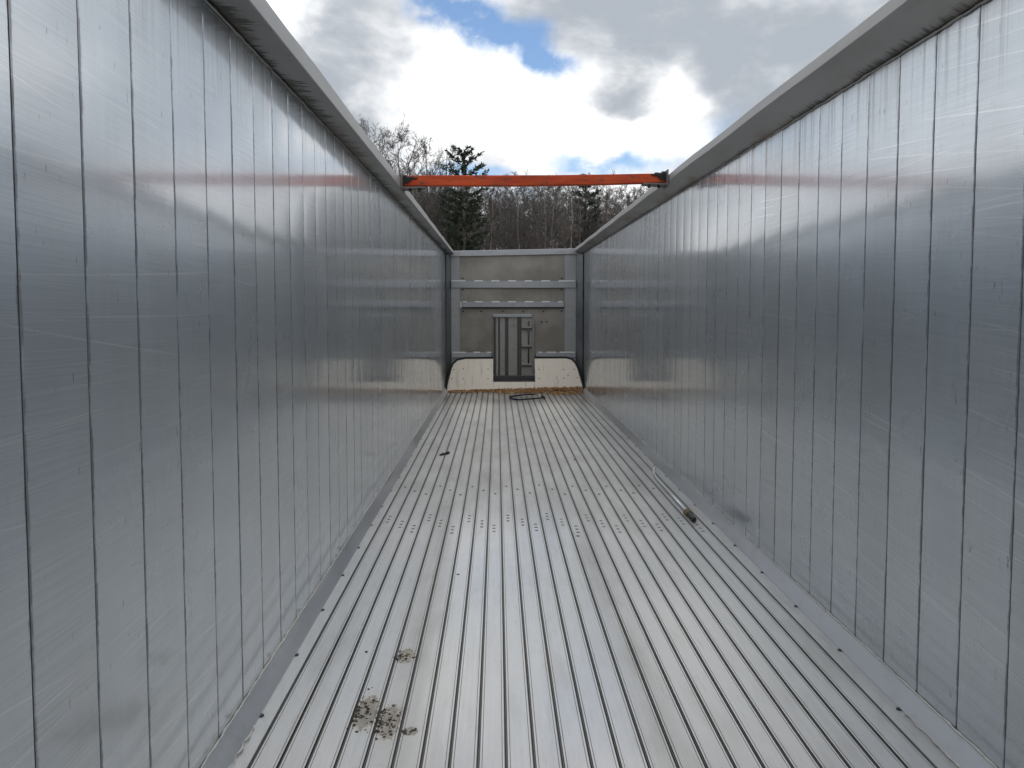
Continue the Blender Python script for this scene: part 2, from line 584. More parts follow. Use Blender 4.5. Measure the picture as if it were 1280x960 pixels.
def empty(name, loc, label, cat, group=None):
    o = bpy.data.objects.new(name, None)
    COL.objects.link(o)
    o.location = loc
    return tag(o, label, cat, group)


# ------------------------------------------------------------------ ground and hill
def hill_z(x, y):
    t = min(max((y - 62) / 75, 0), 1)
    return -1.3 + 11.5 * t * t * (3 - 2 * t) + .5 * math.sin(x * .13 + y * .05) * t


MGROUND = plain('gravel_yard', (.17, .155, .135), .95, 0, .4, 3.0, .5, .02)
MLEAF = plain('leaf_litter', (.085, .062, .042), .95, 0, .5, 1.2, .6, .1)
gb = MB()
gb.add([(-600, -600, -1.3), (600, -600, -1.3), (600, 600, -1.3), (-600, 600, -1.3)], [(0, 1, 2, 3)])
tag(gb.build('ground', MGROUND), kind='structure')
hb = MB()
nx, ny = 60, 30
for j in range(ny + 1):
    for i in range(nx + 1):
        x, y = -120 + 240 * i / nx, 60 + 110 * j / ny
        hb.v.append((x, y, hill_z(x, y) + (.02 if j else -.15)))
for j in range(ny):
    for i in range(nx):
        a = j * (nx + 1) + i
        hb.f.append((a, a + 1, a + nx + 2, a + nx + 1))
tag(hb.build('hill', MLEAF, smooth=True), kind='structure')

# ------------------------------------------------------------------ trailer
random.seed(4)
trailer = empty('trailer', (0, 0, 0), 'open-topped aluminium trailer seen from inside, with slatted metal floor', 'trailer')

# side walls: vertical hollow planks standing side by side
PITCH_P = .248
TH = .045


def panel_mesh(sgn):
    """plank standing at the origin, inner face at x=0, body away from the trailer's inside"""
    wd = PITCH_P - .0050
    c, dp = .0030, .003
    prof = [(-wd / 2, -TH), (-wd / 2, -dp), (-wd / 2 + c, -.0004), (-wd / 4, .0), (0, .0001), (wd / 4, .0), (wd / 2 - c, -.0004), (wd / 2, -dp), (wd / 2, -TH)]
    pr = [(-sgn * q[1] * -1, q[0]) for q in prof]
    me = MB().prism(pr, 'z', .03, ZR + .01).mesh('wall_panel', MW)
    me.materials.append(MSEAM)       # grimy chamfers and plank edges
    for pl in me.polygons:
        if abs(pl.normal.x) < .97 and not (.3 < abs(pl.normal.x) and pl.normal.y < 0):
            pl.material_index = 1
    return me


for side, X, y0, lab in ((1, XL, 1.5246, 'left-hand wall of bright scratched vertical planks'), (-1, XR, 2.5266, 'right-hand wall of bright scratched vertical planks')):
    out = X - side * (TH + .004)
    b = MB().box(min(out, X - side * (TH + .012)), max(out, X - side * (TH + .012)), REAR, D + .05, -.1, ZR + .05)
    wall = b.build('side_wall', MSKIN, trailer)
    wall['label'] = lab
    # dark sealed joint backing that shows between the planks
    jb = MB().box(*sorted((X - side * .014, X - side * .018)), REAR, D, .03, ZR)
    jb.build('joint_backing', MDARK, wall)
    me = panel_mesh(side)
    k0 = math.ceil((REAR - y0) / PITCH_P)
    k = k0
    while y0 + (k + 1) * PITCH_P < D - .02:
        o = link('wall_panel', me, wall, (X, y0 + (k + .5) * PITCH_P, 0))
        o.rotation_euler = (0, 0, R(random.gauss(0, .09)))
        o.location.x += random.uniform(-.0006, .0006)
        k += 1

# top rails
RAILS = {1: [(XL + .002, 2.492), (XL + .137, 2.486), (XL + .141, 2.490), (XL + .141, 2.560), (XL + .137, 2.565), (XL - .06, 2.56), (XL - .06, 2.40), (XL - .0495, 2.40), (XL - .0495, 2.492)],
         -1: [(XR - .002, 2.492), (XR - .146, 2.560), (XR - .150, 2.564), (XR - .150, 2.612), (XR - .146, 2.617), (XR + .06, 2.61), (XR + .06, 2.40), (XR + .0495, 2.40), (XR + .0495, 2.492)]}
for side, X in ((1, XL), (-1, XR)):
    pr = RAILS[side]
    b = MB()
    NS = 36   # slight waviness along the length
    rings = []
    for i in range(NS + 1):
        y = REAR + (D + .06 - REAR) * i / NS
        dz = .003 * math.sin(i * 1.7 + side) + random.uniform(-.0015, .0015) - .028 * max(0, y - 4) / 10
        rings.append([(q[0], y, q[1] + (dz if q[1] > 2.495 else 0)) for q in pr])
    n = len(pr)
    for rg_ in rings:
        b.v += rg_
    for i in range(NS):
        for k in range(n):
            a, c = i * n + k, i * n + (k + 1) % n
            q = (a, c, c + n, a + n)
            b.f.append(q if side > 0 else q[::-1])
    b.f.append(tuple(range(n)))
    b.f.append(tuple(range(NS * n, NS * n + n))[::-1])
    rail = b.build('top_rail', MR, trailer)
    # weld bead in the corner between rail and planks
    pts, rr = [], []
    y = REAR + .05
    while y < D - .03:
        pts.append((X + side * (.004 + random.uniform(-.0015, .002)), y, 2.486 + random.uniform(-.003, .002)))
        rr.append(random.uniform(.0035, .0075))
        y += .035
    MB().tube(pts, rr, 5).build('weld_bead', MWELD, rail, True)

# cove trim between wall and floor, with sealant along its top
for side, X in ((1, XL), (-1, XR)):
    pr = [(X + side * .001, ZT), (X + side * .055, .0035), (X + side * .055, -.01), (X + side * .001, -.01)]
    tr = MB().prism(pr, 'y', REAR, D - .02).build('cove_trim', MTRIM, trailer)
    pts, rr = [], []
    y = REAR + .05
    while y < D - .1:
        pts.append((X + side * (.004 + random.uniform(-.001, .0015)), y, ZT + .001 + random.uniform(-.0015, .002)))
        rr.append(random.uniform(.003, .0055))
        y += .03
    MB().tube(pts, rr, 5).build('sealant_bead', MBEAD, tr, True)
    # loose flaking sealant at the floor edge close to the camera
    pts, rr = [], []
    y = 1.4
    while y < (2.76 if side < 0 else 2.72):
        pts.append((X + side * (.058 + random.uniform(-.004, .005)), y, .006 + random.uniform(0, .002)))
        rr.append(random.uniform(.001, .0055))
        y += .02
    MB().tube(pts, rr, 5).build('flaking_sealant', MBEAD, tr, True)

# floor: dark bed, two fixed edge strips, 24 moving slats
bed = MB().box(XL - .04, XR + .04, REAR, D + .02, -.16, -.0135)
bed = bed.build('floor_bed', MDARK, trailer)
for side, x0, x1 in ((1, XL + .050, -.8235), (-1, 1.4435, XR - .050)):
    st = MB().box(x0, x1, REAR, D - .02, -.012, .0, .0012).build('edge_strip', MF, bed)
SX0, SX1, NSL = -.8165, 1.4365, 24
SP = (SX1 - SX0) / NSL
hw = SP / 2
half = [(.0004, -.013), (.0004, -.0035), (.0024, -.0035), (.0024, -.0095), (.0052, -.0095), (.0054, -.0008), (.0060, 0), (.0122, 0), (.0124, -.0035), (.0144, -.0035), (.0146, 0)]
prof = [(-hw + a, z) for a, z in half] + [(-.018, .0000), (.018, .0000)] + [(hw - a, z) for a, z in half[:4:-1]] + [(hw - .0052, -.013)]
sm = MB().prism(prof, 'y', REAR, 13.80).mesh('floor_slat', MF)
sm.materials.append(MGRIME)      # grime packed into the grooves and joints
for pl in sm.polygons:
    if max(sm.vertices[v].co.z for v in pl.vertices) <= -.003 or (min(sm.vertices[v].co.z for v in pl.vertices) <= -.004 and abs(pl.normal.x) > .9):
        pl.material_index = 1
slot1 = MB().box(-.009, .009, -.018, .018, .0004, .0016).mesh('bolt_hole', MBOLT)
slot3 = MB().box(-.010, .010, -.008, .008, .0004, .0016).mesh('bolt_hole', MBOLT)
for i in range(NSL):
    x = SX0 + SP * (i + .5)
    st = (0, -.14, -.27)[i % 3]
    link('floor_slat', sm, bed, (x, 0, random.uniform(-.0006, .0004)))
    dy = random.uniform(-.03, .03)
    link('bolt_hole', slot1, bed, (x + random.uniform(-.006, .006), 6.43 + st + dy, 0))
    xo = random.uniform(-.006, .006)
    for q in (-.075, 0, .075):
        link('bolt_hole', slot3, bed, (x + xo, 5.45 + st + dy + q, 0))
# bolts along the fixed strips
hm = MB()
N8 = 10
hm.prism([(.011 * math.cos(2 * math.pi * k / N8), .011 * math.sin(2 * math.pi * k / N8)) for k in range(N8)], 'z', 0, .003)
hm = hm.mesh('strip_bolt', MBOLT)
for X in (-.874, 1.507):
    y = 2.79 - .5 * 7
    while y < D - .3:
        link('strip_bolt', hm, bed, (X, y, .0005))
        y += .4985

# ------------------------------------------------------------------ front wall
K = .01442 * FS


def fx(px):
    return (px - 621.65) * K


def fz(py):
    return CAMH + (1.384 - (py - 393) * .01442 - CAMH) * FS


def gz(z):
    return CAMH + (z - CAMH) * FS


front = MB().box(XL - .05, XR + .05, D + .012, D + .05, -.1, 2.50).build('front_wall', MSKIN, trailer)
front['label'] = 'front wall of stained metal sheets, cross bars and small hatch'
SL, SRR = -.67 * FS, 1.205 * FS
for z0, z1 in ((gz(1.99), gz(2.455)), (gz(1.615), gz(1.855)), (.30, gz(1.511))):
    MB().box(SL + .003, SRR - .003, D, D + .012, z0, z1, .002).build('sheet', MSHEET, front)
for x0, x1 in ((-.824 * FS, SL), (SRR, 1.412 * FS)):
    MB().box(x0, x1, D - .010, D + .011, .30, gz(2.455), .004).build('stile', MSTILE, front)
# top bar, a little higher on the right
b = MB()
za, zb = gz(2.515), gz(2.562)
x0, x1 = -.83 * FS, 1.42 * FS
vv = []
for x, zt in ((x0, za), (x1, zb)):
    vv += [(x, D - .05, zt - .10), (x, D - .05, zt - .005), (x, D - .045, zt), (x, D + .055, zt), (x, D + .055, zt - .10)]
b.add(vv, [(0, 1, 2, 3, 4)[::-1], (5, 6, 7, 8, 9)] + [(i, (i + 1) % 5, 5 + (i + 1) % 5, 5 + i) for i in range(5)])
b.build('top_bar', MBAR, front)
for X, sg in ((XL, 1), (XR, -1)):
    w_ = .085 if sg > 0 else .125
    pr = [(X + sg * .001, D - .12), (X + sg * .012, D - .124), (X + sg * w_, D - .004), (X + sg * w_, D + .011), (X + sg * .001, D + .011)]
    MB().prism(pr, 'z', .02, 2.47).build('corner_post', MPOST, front)
cb = [(-.822, 1.41, 1.857, 1.984, .045), (-.625, 1.20, 1.514, 1.612, .065), (-.822, -.10, .607, .707, .045), (.69, 1.41, .607, .707, .045)]
dashes = {0: [(160, 270), (340, 410), (475, 540), (608, 670), (740, 800), (870, 940), (1010, 1140)], 1: [(250, 280), (345, 410), (478, 540), (608, 670), (740, 810), (875, 942), (1005, 1040)],
          2: [(165, 270), (332, 385), (440, 490)], 3: [(850, 880), (915, 990), (1020, 1140)]}
for i, (a, c, z0, z1, pr_) in enumerate([(a * FS, c * FS, gz(z0), gz(z1), pr_) for a, c, z0, z1, pr_ in cb]):
    bar = MB().box(a, c, D - pr_, D - .0105 if i != 1 else D - .001, z0, z1, .006).build('cross_rail', MBAR, front)
    for s0, s1 in dashes[i]:  # pale dashes along the upper edge of each rail
        xa, xb = max(fx(540 + s0 / 6.4), a + .01), min(fx(540 + s1 / 6.4), c - .01)
        MB().box(xa, xb, D - pr_ - .004, D - pr_ + .010, z1 - .012, z1 + .010, .002).build('pale_dash', MDASH, front)
# black strip standing in for the shadow under the middle rail
MB().box(-.62 * FS, 1.195 * FS, D - .05, D - .001, gz(1.492), gz(1.513)).build('shadow_strip', MRUB, front)
bm_ = MB().prism([(.016 * math.cos(2 * math.pi * k / 8), .016 * math.sin(2 * math.pi * k / 8)) for k in range(8)], 'y', -.008, 0).mesh('bolt', MBOLT)
for zx, zy, top in [(x_, 635, 0) for x_ in (250, 395, 565, 730, 890, 1035)] + [(x_, 372, 0) for x_ in (250, 1035)] + [(875, 718, 0), (917, 718, 0), (250, 462, 0), (1035, 462, 0)]:
    link('bolt', bm_, front, (fx(540 + zx / 6.4), D, fz(290 + zy / 6.4)))

# hatch
hx0, hx1, hz0, hz1 = fx(617.5), fx(667), fz(474), fz(393)
hat = MB().box(hx0 + .03, hx1 - .03, D - .055, D - .001, hz0 + .03, hz1 - .03, .004).build('hatch_door', MHATCH, trailer)
hat['label'] = 'small grey hatch door with ribs, hinged on its right'
MB().box(hx0 - .02, hx1 - .03, D - .10, D - .001, hz1 - .055, hz1 + .005, .01).build('hatch_lintel', MBAR, hat)
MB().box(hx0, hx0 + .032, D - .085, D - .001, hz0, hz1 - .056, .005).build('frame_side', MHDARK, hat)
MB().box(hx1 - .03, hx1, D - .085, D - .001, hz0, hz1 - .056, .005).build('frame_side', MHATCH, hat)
MB().box(hx0 - .01, hx1 + .01, D - .12, D - .001, hz0 - .01, hz0 + .075, .006).build('sill', MHDARK, hat)
for c, wd in ((633.3, .06), (649, .075), (624, .03)):
    MB().box(fx(c) - wd / 2, fx(c) + wd / 2, D - .075, D - .0552, hz0 + .08, hz1 - .06, .006).build('rib', MHDARK, hat)
for py in (409, 432, 455):
    z = fz(py)
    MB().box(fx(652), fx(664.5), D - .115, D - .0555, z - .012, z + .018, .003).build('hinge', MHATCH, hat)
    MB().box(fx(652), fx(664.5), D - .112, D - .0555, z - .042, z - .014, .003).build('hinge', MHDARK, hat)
MB().tube([(fx(660.5), D - .1, fz(457)), (fx(660.5), D - .1, fz(401))], .014, 8).build('hinge_rod', MHDARK, hat, True)

# white shield at the foot of the front wall: leans forward, corners cut, hatch notch
Yt, Yb = D - .055, 13.74
zt_, zb_ = .57, .012


def sy(z):
    return Yt + (Yb - Yt) * (zt_ - z) / (zt_ - zb_)


def shield_outline(off=0.0):
    L = [(XL + .012 + off, .02), (XL + .02 + off, .12), (XL + .085 + off, .40), (XL + .12 + off, .485), (XL + .20 + off, .555 - off), (XL + .34, .585 - off)]
    Rr = [(XR - .30, .592 - off), (XR - .20 - off, .565 - off), (XR - .135 - off, .50), (XR - .09 - off, .40), (XR - .02 - off, .12), (XR - .012 - off, .02)]
    return L, Rr


L_, R_ = shield_outline(.012)
out = L_ + [(hx0 - .015, .575), (hx0 - .015, hz0 - .02), (hx1 + .015, hz0 - .02), (hx1 + .015, .575)] + R_
b = MB()
n = len(out)
b.add([(x, sy(z), z) for x, z in out] + [(x, sy(z) + .012, z) for x, z in out],
      [tuple(range(n)), tuple(range(2 * n - 1, n - 1, -1))] + [(i, n + i, n + (i + 1) % n, (i + 1) % n) for i in range(n)])
sh = b.build('lower_shield', MWHITE, trailer)
sh['label'] = 'off-white bolted shield along the foot of the front wall'
L_, R_ = shield_outline(.0)
MB().tube([(x, sy(z) - .004, z) for x, z in L_ + [(hx0 - .02, .588)]], .02, 6).build('rubber_seal', MRUB, trailer, True)
MB().tube([(x, sy(z) - .004, z) for x, z in [(hx1 + .02, .592)] + R_], .02, 6).build('rubber_seal', MRUB, trailer, True)
for px, py in ((579, 461), (610, 461.5), (579, 473), (610, 473), (674, 462), (704.5, 462), (674, 473), (704.5, 472.5), (565, 473), (567.5, 462), (721.5, 472), (718.5, 462)):
    z = CAMH + (fz(py) - CAMH) * .985
    link('bolt', bm_, sh, (fx(px) * .985, sy(z) + .002, z)).scale = (.7, .7, .7)

# running gear below (outside the picture): the trailer stands on it
ch = MB().box(XL + .6, XL + .75, REAR, D, -.52, -.161).build('chassis_beam', MHDARK, trailer)
ch = MB().box(XR - .75, XR - .6, REAR, D, -.52, -.161).build('chassis_beam', MHDARK, trailer)
wm = MB()
prw = [(-.48, -.1), (-.5, -.07)]
ring = [(.12, .30), (.15, .47), (.12, .5), (-.12, .5), (-.15, .47), (-.12, .30)]
for k in range(24):
    a = 2 * math.pi * k / 24
    wm.v += [(q[0], q[1] * math.cos(a), q[1] * math.sin(a)) for q in ring]
for k in range(24):
    for i in range(5):
        a, c = k * 6 + i, ((k + 1) % 24) * 6 + i
        wm.f.append((a, a + 1, c + 1, c))
wm.f.append(tuple(k * 6 for k in range(24)))
wm.f.append(tuple(k * 6 + 5 for k in range(23, -1, -1)))
wmesh = wm.mesh('wheel', MRUB)
for y in (1.0, 2.3):
    for x in (XL + .16, XR - .16):
        link('wheel', wmesh, trailer, (x, y, -.8))
    MB().tube([(XL + .16, y, -.8), (XR - .16, y, -.8)], .06, 8).build('axle', MHDARK, trailer)
    MB().box(XL + .62, XL + .73, y - .1, y + .1, -.80, -.519).build('axle_hanger', MHDARK, trailer)
    MB().box(XR - .73, XR - .62, y - .1, y + .1, -.80, -.519).build('axle_hanger', MHDARK, trailer)
for x in (XL + .67, XR - .67):
    MB().box(x - .06, x + .06, 10.9, 11.02, -1.3, -.519, .005).build('landing_leg', MHDARK, trailer)

# ------------------------------------------------------------------ orange bar across the top
BY = 6.5
bar = empty('cross_bar', (.31, BY, 2.52), 'orange painted steel bar spanning both top rails', 'bar')


def wpart(b, name, m, par, smooth=False):
    o = b.build(name, m, par, smooth)
    o.matrix_parent_inverse = Matrix.Translation(-Vector(par.location))
    return o


b = MB()
st = [(XL + .155, 2.514, 2.598), (-.55, 2.517, 2.603), (.0, 2.518, 2.604), (.45, 2.523, 2.607), (.95, 2.534, 2.615), (1.22, 2.543, 2.622), (XR - .164, 2.550, 2.624)]
# channel section open to the rear of the beam, flanges top and bottom
for i, (x, z0, z1) in enumerate(st):
    b.v += [(x, BY - .03, z0), (x, BY + .03, z0), (x, BY + .03, z1), (x, BY - .03, z1), (x, BY - .034, z1 - .006), (x, BY - .034, z0 + .006)]
for i in range(len(st) - 1):
    for k in range(6):
        a, c = i * 6 + k, i * 6 + (k + 1) % 6
        b.f.append((a, a + 6, c + 6, c))
b.f.append(tuple(range(6)))
e = (len(st) - 1) * 6
b.f.append(tuple(range(e, e + 6))[::-1])
wpart(b, 'beam', MORANGE, bar)
MBRK = metal('bracket_steel', (.12, .108, .10), (.20, .18, .165), .55, .4, (6, 6, 6), .4)
MFLAP = plain('dark_cover', (.022, .019, .018), .85, 0, .4, 15, .6, .01)
for sg, X, zi in ((1, XL + .141, 2.512), (-1, XR - .150, 2.548)):
    def bxs(a, c, y0, y1, z0, z1, chf=.003):
        return MB().box(min(X + sg * a, X + sg * c), max(X + sg * a, X + sg * c), BY + y0, BY + y1, z0, z1, chf)
    wpart(bxs(.001, .012, -.10, .10, zi - .045, zi + .10), 'bracket_plate', MBRK, bar)
    b = MB()
    z0 = zi - .012
    a, c = X + sg * .0125, X + sg * .20
    b.add([(a, BY - .085, z0 - .012), (c, BY - .05, z0 - .004), (c, BY + .05, z0 - .004), (a, BY + .085, z0 - .012),
           (a, BY - .085, z0), (c, BY - .05, z0 + .008), (c, BY + .05, z0 + .008), (a, BY + .085, z0)],
          [(0, 1, 2, 3), (4, 7, 6, 5), (0, 4, 5, 1), (1, 5, 6, 2), (2, 6, 7, 3), (3, 7, 4, 0)])
    wpart(b, 'bracket_ledge', MBRK, bar)
    for k_ in (.07, .15):
        q = MB().prism([(X + sg * k_ + .012 * math.cos(2 * math.pi * i / 6), BY - .035 + .012 * math.sin(2 * math.pi * i / 6)) for i in range(6)], 'z', z0 - .034, z0 - .006)
        wpart(q, 'bolt', MBOLT, bar)
    # dark folded flap; its low front hem imitates shade on the beam end
    b = MB()
    prof_ = [(-.05, .045), (-.052, .080), (-.035, .092), (0, .096), (.035, .092), (.052, .080)]
    nseg = 6
    for i in range(nseg + 1):
        t = i / nseg
        x = X + sg * (.0125 + .12 * t)
        kz = (.0 - .012 * t) + .006 * math.sin(i * 2.1)
        for (yy, zz) in prof_:
            b.v.append((x, BY + yy * (1 - .2 * t), zi + (zz * (1 - .06 * t) if zz > .06 else .012 + .075 * t) + kz))
    m_ = len(prof_)
    for i in range(nseg):
        for k in range(m_ - 1):
            a = i * m_ + k
            b.f.append((a, a + 1, a + m_ + 1, a + m_))
    nv = len(b.v)
    b.v += [(x, y, z - .006) for x, y, z in b.v]
    b.f += [tuple(i + nv for i in f[::-1]) for f in b.f]
    wpart(b, 'end_cover', MFLAP, bar)

# ------------------------------------------------------------------ loose things on the floor
# hooked rod lying along the right-hand side
r_pts = [on_floor(819.5, 583.5, .05), on_floor(817.3, 587, .03), on_floor(817.3, 591.5, .018), on_floor(820.5, 598, .016), on_floor(840, 619.5, .016), on_floor(860, 641, .016)]
rod = empty('hooked_rod', tuple(r_pts[3] - Vector((0, 0, .016))), 'grey hooked metal rod lying along right edge of floor', 'rod')
wpart(MB().tube(r_pts, .011, 8), 'shaft', MGALV, rod, True)
e0, e1 = on_floor(860, 641, .02), on_floor(868, 650, .02)
wpart(MB().tube([e0, e0.lerp(e1, .15), e0.lerp(e1, .95), e1], [.011, .019, .020, .015], 8), 'end_grip', MRUB, rod, True)
MSTRAP = plain('tan_strap', (.26, .20, .13), .8)
c = on_floor(859, 640, .018)
b = MB()
for k in range(3):
    ang = [2 * math.pi * i / 10 for i in range(11)]
    b.tube([(c.x + .026 * math.cos(a), c.y - .03 * k + .01 * math.sin(2 * a), max(.005, c.z + .024 * math.sin(a))) for a in ang], .005, 4)
wpart(b, 'strap_wrap', MSTRAP, rod, True)

# black loop at the front
lc = on_floor(659, 498)
pts = []
for i in range(35):
    a = math.radians(60 + 335 * i / 34)
    pts.append((lc.x + .29 * math.cos(a) * (1 + .05 * math.sin(3 * a)), lc.y + .33 * math.sin(a), .014 + .02 * max(0, math.sin(a * 1.5))))
lo = MB().tube(pts, .013, 6).build('rubber_hose', MRUB, None, True)
tag(lo, 'black rubber hose curled in a loop before front wall', 'hose')

# dark scrap of rubber
s0, s1 = on_floor(549.5, 569.5), on_floor(562, 567)
b = MB()
prof_ = []
for t, wd, hz in ((0, .018, .012), (.25, .03, .022), (.55, .022, .016), (.8, .034, .028), (1, .015, .012)):
    p = s0.lerp(s1, t)
    prof_.append([(p.x, p.y - wd, .001), (p.x, p.y + wd, .001), (p.x + .004, p.y + wd * .6, hz), (p.x - .003, p.y - wd * .6, hz)])
for q in prof_:
    b.v += q
for i in range(4):
    for k in range(4):
        a, c = i * 4 + k, i * 4 + (k + 1) % 4
        b.f.append((a, c, c + 4, a + 4))
b.f += [(0, 3, 2, 1), (16, 17, 18, 19)]
tag(b.build('rubber_scrap', MRUB), 'dark torn scrap lying alone on left side of floor slats', 'scrap')


def crumb(b, c, s, rng):
    """small irregular lump resting on the floor"""
    pts_ = []
    for k in range(5):
        a = 2 * math.pi * k / 5 + rng.uniform(-.4, .4)
        r_ = s * rng.uniform(.6, 1.2)
        pts_.append((c[0] + r_ * math.cos(a), c[1] + r_ * math.sin(a) * rng.uniform(.6, 1.4), c[2]))
    top = (c[0] + rng.uniform(-.3, .3) * s, c[1] + rng.uniform(-.3, .3) * s, c[2] + s * rng.uniform(.35, .8))
    b.add(pts_ + [top], [(k, (k + 1) % 5, 5) for k in range(5)] + [(4, 3, 2, 1, 0)])


rng = random.Random(8)
MMUD = plain('dried_mud', (.055, .045, .035), .95, 0, .6, 60)
for px, py, s, lab in ((572.5, 718, .011, 'tiny dark pebble lying near the middle of the near floor'), (722, 670, .014, 'small black pebble right of centre just beyond the bolt holes'),
                       (718, 575, .016, 'small dark pebble on far slats right of centre'), (458, 815, .011, 'dark speck of grit beyond the two mud patches at left')):
    b = MB()
    p = on_floor(px, py)
    crumb(b, (0, 0, .0006), s, rng)
    o = b.build('pebble', MMUD, None)
    o.location = (p.x, p.y, 0)
    tag(o, lab, 'pebble')
for i, ((c, rx, ry), lab) in enumerate(zip(MUD, ('dried mud crumbs, farthest patch on the near left slats', 'dried mud crumbs, leftmost patch on the near slats', 'dried mud crumbs, middle patch at the near left', 'dried mud crumbs, smallest patch right of the others'))):
    b = MB()
    for _ in range((70, 150, 150, 30)[i]):
        a, rr_ = rng.uniform(0, 6.28), abs(rng.gauss(0, .55))
        if rng.random() < .55:      # clotted along the left edge of the slat
            a, rr_ = math.pi + rng.gauss(0, .5), rng.uniform(.5, 1.0)
        crumb(b, (c.x + rx * rr_ * math.cos(a), c.y + ry * rr_ * math.sin(a), .0004), rng.choice((.0015, .002, .003, .004, .005, .008)), rng)
    o = b.build('mud_crumbs', MMUD)
    tag(o, lab, 'mud', kind='stuff')

# wood chips swept against the front wall
mchip, n = mat('wood_chips')
cc = n.new('ShaderNodeNewGeometry').outputs['Random Per Island']
cr = n.new('ShaderNodeValToRGB')
n.l.new(cc, cr.inputs[0])
cr.color_ramp.elements[0].color = (.16, .09, .045, 1)
cr.color_ramp.elements[1].color = (.62, .38, .18, 1)
e = cr.color_ramp.elements.new(.5)
e.color = (.42, .23, .10, 1)
pb = n.new('ShaderNodeBsdfPrincipled', ins={'Base Color': cr.outputs[0], 'Roughness': .85})
finish(n, pb.outputs[0])
b = MB()
for _ in range(2900):
    u = rng.random() ** .75
    x = XL + .07 + (XR - XL - .14) * u
    depth = .07 + .30 * max(0, u - .25) + .05 * math.sin(u * 17)
    q = abs(rng.gauss(0, .55))
    y = Yb - .005 - q * depth
    hgt = max(0, .075 * (.25 + u) * (1 - q * 1.1))
    z = .003 + rng.random() * hgt
    l_, w_, t_ = rng.uniform(.012, .032), rng.uniform(.006, .014), rng.uniform(.002, .005)
    M = Matrix.Rotation(rng.uniform(0, 6.28), 3, 'Z') @ Matrix.Rotation(rng.gauss(0, .35), 3, 'X') @ Matrix.Rotation(rng.gauss(0, .3), 3, 'Y')
    vs_ = [(M @ Vector((sx * l_, sy_ * w_, sz * t_))) + Vector((x, y, z + .004)) for sz in (-1, 1) for sy_ in (-1, 1) for sx in (-1, 1)]
    b.add(vs_, [(0, 2, 3, 1), (4, 5, 7, 6), (0, 1, 5, 4), (2, 6, 7, 3), (0, 4, 6, 2), (1, 3, 7, 5)])
tag(b.build('wood_chips', mchip), 'orange-brown wood chips swept along foot of front wall', 'wood chips', kind='stuff')

# ------------------------------------------------------------------ woodland
MBARK = bark('grey_bark', (.12, .107, .094), (.34, .31, .27))
MBARKP = bark('pale_bark', (.24, .22, .195), (.40, .38, .34))
MTWIG = bark('twig_bark', (.095, .084, .077), (.18, .16, .147))
MNEED = bark('pine_needles', (.03, .05, .03), (.075, .10, .055))


def bare_tree(seed, H, spread, first, nb=15, pale=False):
    rg = random.Random(seed)
    tb, cb_ = MB(), MB()
    pts, rr = [], []
    x = y = 0.0
    r0 = H * .0125
    NSEG = 9
    for i in range(NSEG + 1):
        t = i / NSEG
        pts.append(Vector((x, y, H * t)))
        rr.append(r0 * (1 - t) ** .8 + .012)
        x += rg.gauss(0, H * .011)
        y += rg.gauss(0, H * .011)
    tb.tube(pts, rr, 6)

    def trunk_at(t):
        f = t * NSEG
        i = min(int(f), NSEG - 1)
        return pts[i].lerp(pts[i + 1], f - i)

    def limb(p, d, ln, r, lev):
        nseg = 3 if lev < 3 else 2
        q = [p]
        dd = d.copy()
        for i in range(nseg):
            dd = (dd + Vector((rg.gauss(0, .16), rg.gauss(0, .16), rg.gauss(.07, .12)))).normalized()
            q.append(q[-1] + dd * (ln / nseg))
        cb_.tube(q, [max(r * (1 - .8 * i / nseg), .006) for i in range(nseg + 1)], 3, False)
        if lev >= 4:
            return
        cnt = (0, 6, 5, 3)[lev]
        for k in range(cnt):
            t = rg.uniform(.25, 1.0) * nseg
            i = min(int(t), nseg - 1)
            s = q[i].lerp(q[i + 1], t - i)
            base = (q[i + 1] - q[i]).normalized()
            side = base.cross(Vector((rg.gauss(0, 1), rg.gauss(0, 1), rg.gauss(0, 1)))).normalized()
            a = rg.uniform(.45, .95)
            limb(s, (base * math.cos(a) + side * math.sin(a) + Vector((0, 0, .12))).normalized(), ln * rg.uniform(.38, .62), r * .5, lev + 1)

    for k in range(nb):
        t = first + (1 - first) * (k + rg.random()) / nb * .98
        az = k * 2.4 + rg.uniform(-.5, .5)
        el = rg.uniform(.45, 1.05)
        d = Vector((math.cos(az) * math.cos(el), math.sin(az) * math.cos(el), math.sin(el)))
        ln = H * spread * (1.12 - t) * rg.uniform(.7, 1.15) + .5
        limb(trunk_at(min(t, .99)), d, ln, r0 * .42 * (1.1 - t) + .012, 1)
    return tb.mesh('trunk', MBARKP if pale else MBARK, True), cb_.mesh('crown', MTWIG)


